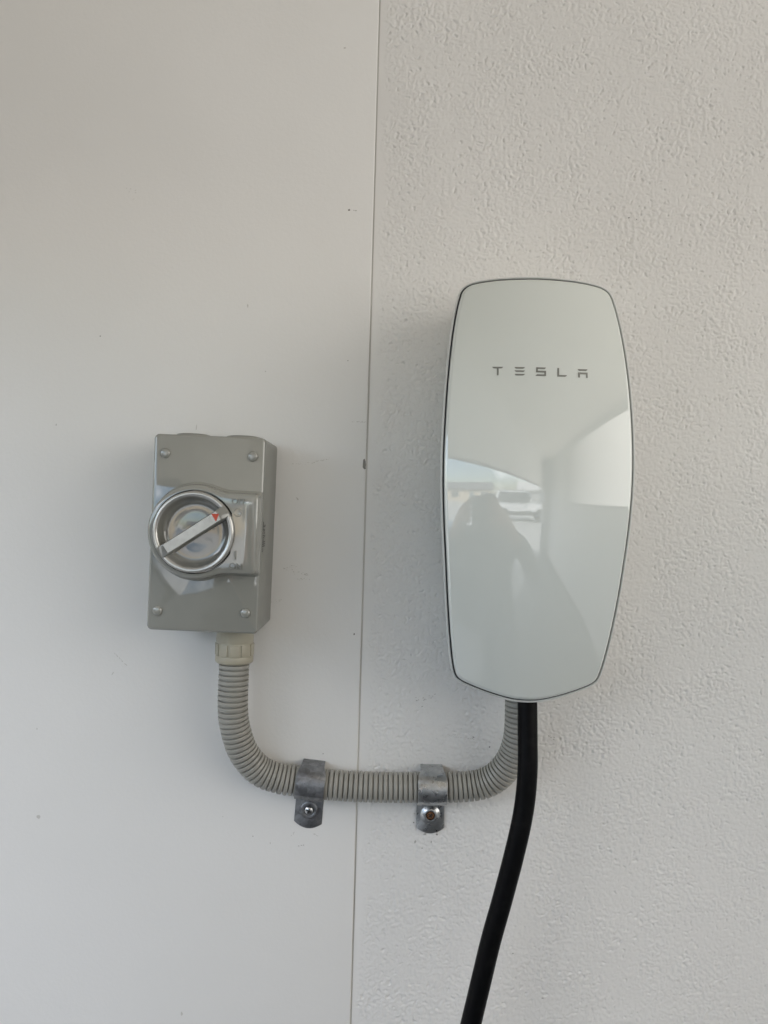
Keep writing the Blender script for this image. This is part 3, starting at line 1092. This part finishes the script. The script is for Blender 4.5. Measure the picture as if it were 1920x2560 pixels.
add_box(bm, B.x, RIGHT_X - 0.002, FAR_Y, FAR_Y + 0.25, 0, CEIL)
tag(link('wall_far', bm_mesh('wall_far', bm), M['white'], smooth=False), kind='structure')
# lintel beam over the opening
d2 = (B - A).normalized()
n2 = Vector((d2.y, -d2.x))
LZ = 1.80
q = [A, B, B + n2 * 0.12, A + n2 * 0.12]
tag(link('wall_lintel', loft('wall_lintel', [[(p.x, p.y, z) for p in q] for z in (LZ, CEIL - 0.002)]), M['white'], smooth=False), kind='structure')
tag(link('ceiling', loft('ceiling', [[(p.x, p.y, z) for p in [Vector((A.x - 0.2, 0.15)), Vector((RIGHT_X + 0.2, 0.15)), Vector((RIGHT_X + 0.2, FAR_Y - 0.3)), Vector((B.x - 0.15, FAR_Y - 0.3)), Vector((A.x - 0.2, A.y))]] for z in (CEIL, CEIL + 0.12)]), M['ceil'], smooth=False), kind='structure')
q = [Vector((A.x, 0.0)), Vector((RIGHT_X, 0.0)), Vector((RIGHT_X, FAR_Y)), Vector((B.x, FAR_Y)), A]
tag(link('floor', loft('floor', [[(p.x, p.y, z) for p in q] for z in (0.004, 0.006)]), M['slab'], smooth=False), kind='structure')
me = mesh('ground', [(-150, -150, 0), (150, -150, 0), (150, 150, 0), (-150, 150, 0)], [(0, 1, 2, 3)])
tag(link('ground', me, M['drive'], smooth=False), kind='structure')


# ------------------------------------------------------------------ what stands outside, mirrored in the glossy fronts
def gable_house(loc, rz, w, d, eave, ridge, wallm, roofm, label):
    root = empty('house', loc, (0, 0, rad(rz)))
    tag(root, label, 'house', 'houses across the street')
    hw_, hd = w / 2, d / 2
    link('wall', loft('wall', [[(x, y, z) for x, y in ((-hw_, -hd), (hw_, -hd), (hw_, hd), (-hw_, hd))] for z in (0.0, eave)]), wallm, root, smooth=False)
    o_ = 0.5
    prof = [(-hd - o_, eave - 0.15), (0, ridge), (hd + o_, eave - 0.15), (hd + o_, eave - 0.02), (0, ridge + 0.16), (-hd - o_, eave - 0.02)]
    link('roof', loft('roof', [[(x, y, z) for y, z in prof] for x in (-hw_ - o_, hw_ + o_)]), roofm, root, smooth=False)
    for sx in (-1, 1):
        link('gable', loft('gable', [[(sx * hw_ + e, y, z) for y, z in ((-hd, eave), (hd, eave), (0, ridge - 0.1))] for e in (-0.02, 0.0)]), wallm, root, smooth=False)
    for k, x in enumerate((-hw_ * 0.62, hw_ * 0.12, hw_ * 0.68)):
        if k == 1:
            dr = link('door', box_mesh('door', x - 0.45, x + 0.45, hd - 0.02, hd + 0.04, 0.0, 2.05), M['doorp'], root, smooth=False)
            link('handle', box_mesh('handle', x + 0.33, x + 0.38, hd + 0.04, hd + 0.09, 0.98, 1.08), M['screw'], dr, smooth=False)
            continue
        wn_ = link('window', box_mesh('window', x - 0.85, x + 0.85, hd - 0.02, hd + 0.05, 0.85, 2.05), M['framew'], root, smooth=False)
        for sx in (-1, 1):
            link('pane', box_mesh('pane', x + sx * 0.4 - 0.36, x + sx * 0.4 + 0.36, hd + 0.03, hd + 0.056, 0.93, 1.97), M['pane'], wn_, smooth=False)
    return root


M['brick'] = mat('cream_wall', build=noisy((0.52, 0.44, 0.33), (0.60, 0.52, 0.40), 1.2, 0.8))
M['grey_wall'] = mat('grey_wall', build=noisy((0.36, 0.36, 0.36), (0.44, 0.44, 0.43), 1.2, 0.8))
M['roof'] = mat('pale_roof', build=noisy((0.55, 0.55, 0.54), (0.64, 0.64, 0.63), 1.2, 0.6))
M['roof_d'] = mat('dark_roof', build=noisy((0.10, 0.10, 0.11), (0.15, 0.15, 0.16), 1.2, 0.6))
M['doorp'] = mat('door_paint', (0.12, 0.16, 0.18), 0.4)
M['framew'] = mat('frame_white', (0.75, 0.75, 0.74), 0.4)
M['pane'] = mat('window_pane', (0.03, 0.035, 0.04), 0.05, 0, 0.6)
gable_house((8.2, -42, 0), 6, 9.5, 7, 2.6, 4.0, M['grey_wall'], M['roof'], 'grey walled house with pale roof mirrored in the charger glass')
gable_house((-8.5, -42, 0), -8, 10, 7, 2.6, 3.9, M['brick'], M['roof_d'], 'cream walled house with dark roof mirrored in the charger glass')
gable_house((-26, -25, 0), -40, 10, 7, 2.7, 4.4, M['brick'], M['roof'], 'cream walled house with pale roof far left in the mirrored street')

# white four-wheel drive in the driveway
M['carpaint'] = mat('white_car_paint', (0.78, 0.79, 0.80), 0.25, 0, 0.5, 1.0)
M['tyre'] = mat('tyre', (0.015, 0.015, 0.016), 0.7)
M['rim'] = mat('alloy', (0.5, 0.5, 0.52), 0.3, 0.9)
M['trim'] = mat('dark_trim', (0.03, 0.03, 0.032), 0.5)
side = [(-2.3, 0.50), (-2.34, 0.95), (-2.22, 1.08), (-1.98, 1.80), (-1.86, 1.88), (0.25, 1.90), (0.42, 1.84), (1.02, 1.16), (2.10, 1.05), (2.30, 0.95), (2.36, 0.50)]


def body_loop(y, inset):
    out = []
    for x, z in side:
        k = max(0.0, (z - 1.05) / 0.85)
        out.append((x * (1 - 0.02 * inset), y * (1 - 0.14 * k), z - 0.03 * inset * (1 if z > 1 else 0)))
    return out


def make_car(loc, rz, paint, label, scale=1.0):
    car = empty('parked_car', loc, (0, 0, rad(rz)))
    car.scale = (scale,) * 3
    tag(car, label, 'car')
    link('body', loft('body', [body_loop(-0.86, 1), body_loop(-0.91, 0.3), body_loop(-0.92, 0), body_loop(0.92, 0), body_loop(0.91, 0.3), body_loop(0.86, 1)]), paint, car, angle=30)
    for sy in (-1, 1):
        for x0, x1, t0, t1 in ((-1.95, -1.05, -1.80, -1.05), (-0.98, -0.12, -0.98, -0.12), (-0.05, 0.88, -0.05, 0.36)):
            yb_c, yt_c = 0.905 * sy, 0.815 * sy
            link('window', loft('window', [[(x0, yb_c + e * sy, 1.16), (x1, yb_c + e * sy, 1.16), (t1, yt_c + e * sy, 1.76), (t0, yt_c + e * sy, 1.76)] for e in (-0.01, 0.018)]), M['pane'], car, smooth=False)
        for wx_ in (-1.42, 1.42):
            wh = link('wheel', lathe('wheel', [(0.24, -0.12), (0.36, -0.12), (0.39, -0.08), (0.39, 0.08), (0.36, 0.12), (0.24, 0.12)], 'Y', 32, (wx_, 0.86 * sy, 0.39)), M['tyre'], car)
            link('rim', lathe('rim', [(0.24, -0.10), (0.24, 0.09), (0.20, 0.11), (0.06, 0.12), (0, 0.12)] if sy > 0 else [(0.24, 0.10), (0.24, -0.09), (0.20, -0.11), (0.06, -0.12), (0, -0.12)], 'Y', 32, (wx_, 0.86 * sy, 0.39)), M['rim'], wh)
        link('mirror', box_mesh('mirror', 0.62, 0.78, (0.9 if sy > 0 else -1.12), (1.12 if sy > 0 else -0.9), 1.16, 1.34, bevel=0.03), paint, car)
        link('sill', box_mesh('sill', -2.2, 2.2, min(0.80 * sy, 0.935 * sy), max(0.80 * sy, 0.935 * sy), 0.36, 0.60, bevel=0.03), M['trim'], car)
    for k in range(3):
        link('roof_bar', box_mesh('roof_bar', -1.4 + k * 0.7, -1.33 + k * 0.7, -0.72, 0.72, 1.93, 1.99, bevel=0.02), M['trim'], car)


make_car((1.5, -14.5, 0), 4, M['carpaint'], 'white four-wheel drive parked outside, mirrored in the charger glass')

M['cardark'] = mat('dark_car_paint', (0.035, 0.042, 0.042), 0.25, 0.0, 0.5, 1.0)
CAR_X, CAR_Y, CAR_R, CAR_S = -1.95, -2.7, -3, 0.86  # wagon added close behind to keep low light off the wall
make_car((CAR_X, CAR_Y, 0.006), CAR_R, M['cardark'], 'dark wagon added behind the photographer to block low light, mirrored in glass', CAR_S)

# ------------------------------------------------------------------ the person taking the picture (seen only as a reflection)
M['cloth'] = mat('dark_jumper', build=noisy((0.050, 0.054, 0.052), (0.075, 0.080, 0.078), 40, 0.9))
M['jeans'] = mat('dark_trousers', build=noisy((0.035, 0.040, 0.050), (0.055, 0.060, 0.070), 60, 0.9))
M['skin'] = mat('skin', (0.48, 0.29, 0.21), 0.5)
M['hair'] = mat('dark_hair', (0.02, 0.016, 0.012), 0.5)
M['shoe'] = mat('shoe', (0.03, 0.03, 0.03), 0.6)
PX = 0.0
HZ = CAM_Z - 0.055                              # height of the hands on the phone
J = [  # name, pos, radius, parent
    ('pelvis', (PX, -1.10, 0.90), (0.165, 0.12), None), ('waist', (PX, -1.10, 1.04), (0.15, 0.11), 'pelvis'), ('chest', (PX, -1.10, 1.22), (0.175, 0.125), 'waist'), ('upper', (PX, -1.10, 1.345), (0.13, 0.10), 'chest'),
    ('neck', (PX, -1.08, 1.42), (0.056, 0.058), 'upper'), ('skull0', (PX, -1.05, 1.475), (0.068, 0.078), 'neck'), ('skull1', (PX, -1.045, 1.545), (0.078, 0.096), 'skull0'), ('skull2', (PX, -1.06, 1.62), (0.060, 0.073), 'skull1'),
    ('nose', (PX, -0.945, 1.525), (0.014, 0.014), 'skull1')]
for sx, s_ in ((-1, 'l'), (1, 'r')):
    hx = 0.030 if sx > 0 else -0.055
    J += [('sh' + s_, (PX + sx * 0.18, -1.10, 1.345), (0.070, 0.070), 'upper'), ('el' + s_, (PX + sx * 0.27, -0.98, 1.20), (0.050, 0.050), 'sh' + s_), ('wr' + s_, (hx + sx * 0.055, -0.80, HZ - 0.02), (0.033, 0.029), 'el' + s_),
          ('pa' + s_, (hx + sx * 0.040, -0.755, HZ), (0.038, 0.020), 'wr' + s_)]
    for f in range(4):
        z = HZ + 0.03 - f * 0.021
        k = (0.030, 0.033, 0.031, 0.025)[f]
        J += [('f%d0%s' % (f, s_), (hx + sx * 0.030, -0.738, z), (0.010, 0.010), 'pa' + s_), ('f%d1%s' % (f, s_), (hx + sx * 0.016, -0.728, z + 0.003), (0.008, 0.008), 'f%d0%s' % (f, s_)), ('f%d2%s' % (f, s_), (hx + sx * (0.016 - k * 0.6), -0.7275, z + 0.004), (0.007, 0.007), 'f%d1%s' % (f, s_))]
    J += [('t0' + s_, (hx + sx * 0.026, -0.765, HZ + 0.03), (0.012, 0.012), 'pa' + s_), ('t1' + s_, (hx + sx * 0.004, -0.768, HZ + 0.055), (0.010, 0.010), 't0' + s_)]
    J += [('hip' + s_, (PX + sx * 0.10, -1.10, 0.82), (0.10, 0.10), 'pelvis'), ('kn' + s_, (PX + sx * 0.115, -1.08, 0.46), (0.062, 0.066), 'hip' + s_), ('an' + s_, (PX + sx * 0.125, -1.12, 0.095), (0.044, 0.048), 'kn' + s_), ('to' + s_, (PX + sx * 0.145, -0.97, 0.042), (0.040, 0.032), 'an' + s_)]
J = [(n_, (PX + (p_[0] - PX) * 1.1 if p_[1] < -0.9 else p_[0], p_[1], p_[2] * 0.945 if p_[1] < -0.9 else p_[2]), r_, q_) for n_, p_, r_, q_ in J]
names = [j[0] for j in J]
me = bpy.data.meshes.new('person')
me.from_pydata([j[1] for j in J], [(names.index(j[3]), i) for i, j in enumerate(J) if j[3]], [])
per = bpy.data.objects.new('person', me)
COL.objects.link(per)
sk = per.modifiers.new('skin', 'SKIN')
sk.use_smooth_shade = True
for i, j in enumerate(J):
    dsk = me.skin_vertices[0].data[i]
    dsk.radius = j[2]
    dsk.use_root = i == 0
ss = per.modifiers.new('sub', 'SUBSURF')
ss.levels = ss.render_levels = 2
dg = bpy.context.evaluated_depsgraph_get()
body = bpy.data.meshes.new_from_object(per.evaluated_get(dg))
bpy.data.objects.remove(per)
body.name = 'person'
o = link('person', body, [M['cloth'], M['jeans'], M['skin'], M['hair'], M['shoe']])
for pg in body.polygons:
    c = pg.center
    mi = 0
    if c.z < 0.10:
        mi = 4
    elif c.z < 0.93:
        mi = 1
    elif c.z > 1.35 and c.y < -0.9:
        mi = 3 if (c.z > 1.50 or c.y < -1.075) else 2
    elif c.y > -0.83:
        mi = 2
    pg.material_index = mi
tag(o, 'person in dark clothes holding up a phone, mirrored in glass', 'person')
ph = box_mesh('phone', -0.052, 0.026, -0.7235, -0.7155, CAM_Z - 0.135, CAM_Z + 0.012, bevel=0.003)
o = link('phone', ph, M['trim'])
tag(o, 'dark phone held by the mirrored person', 'phone')
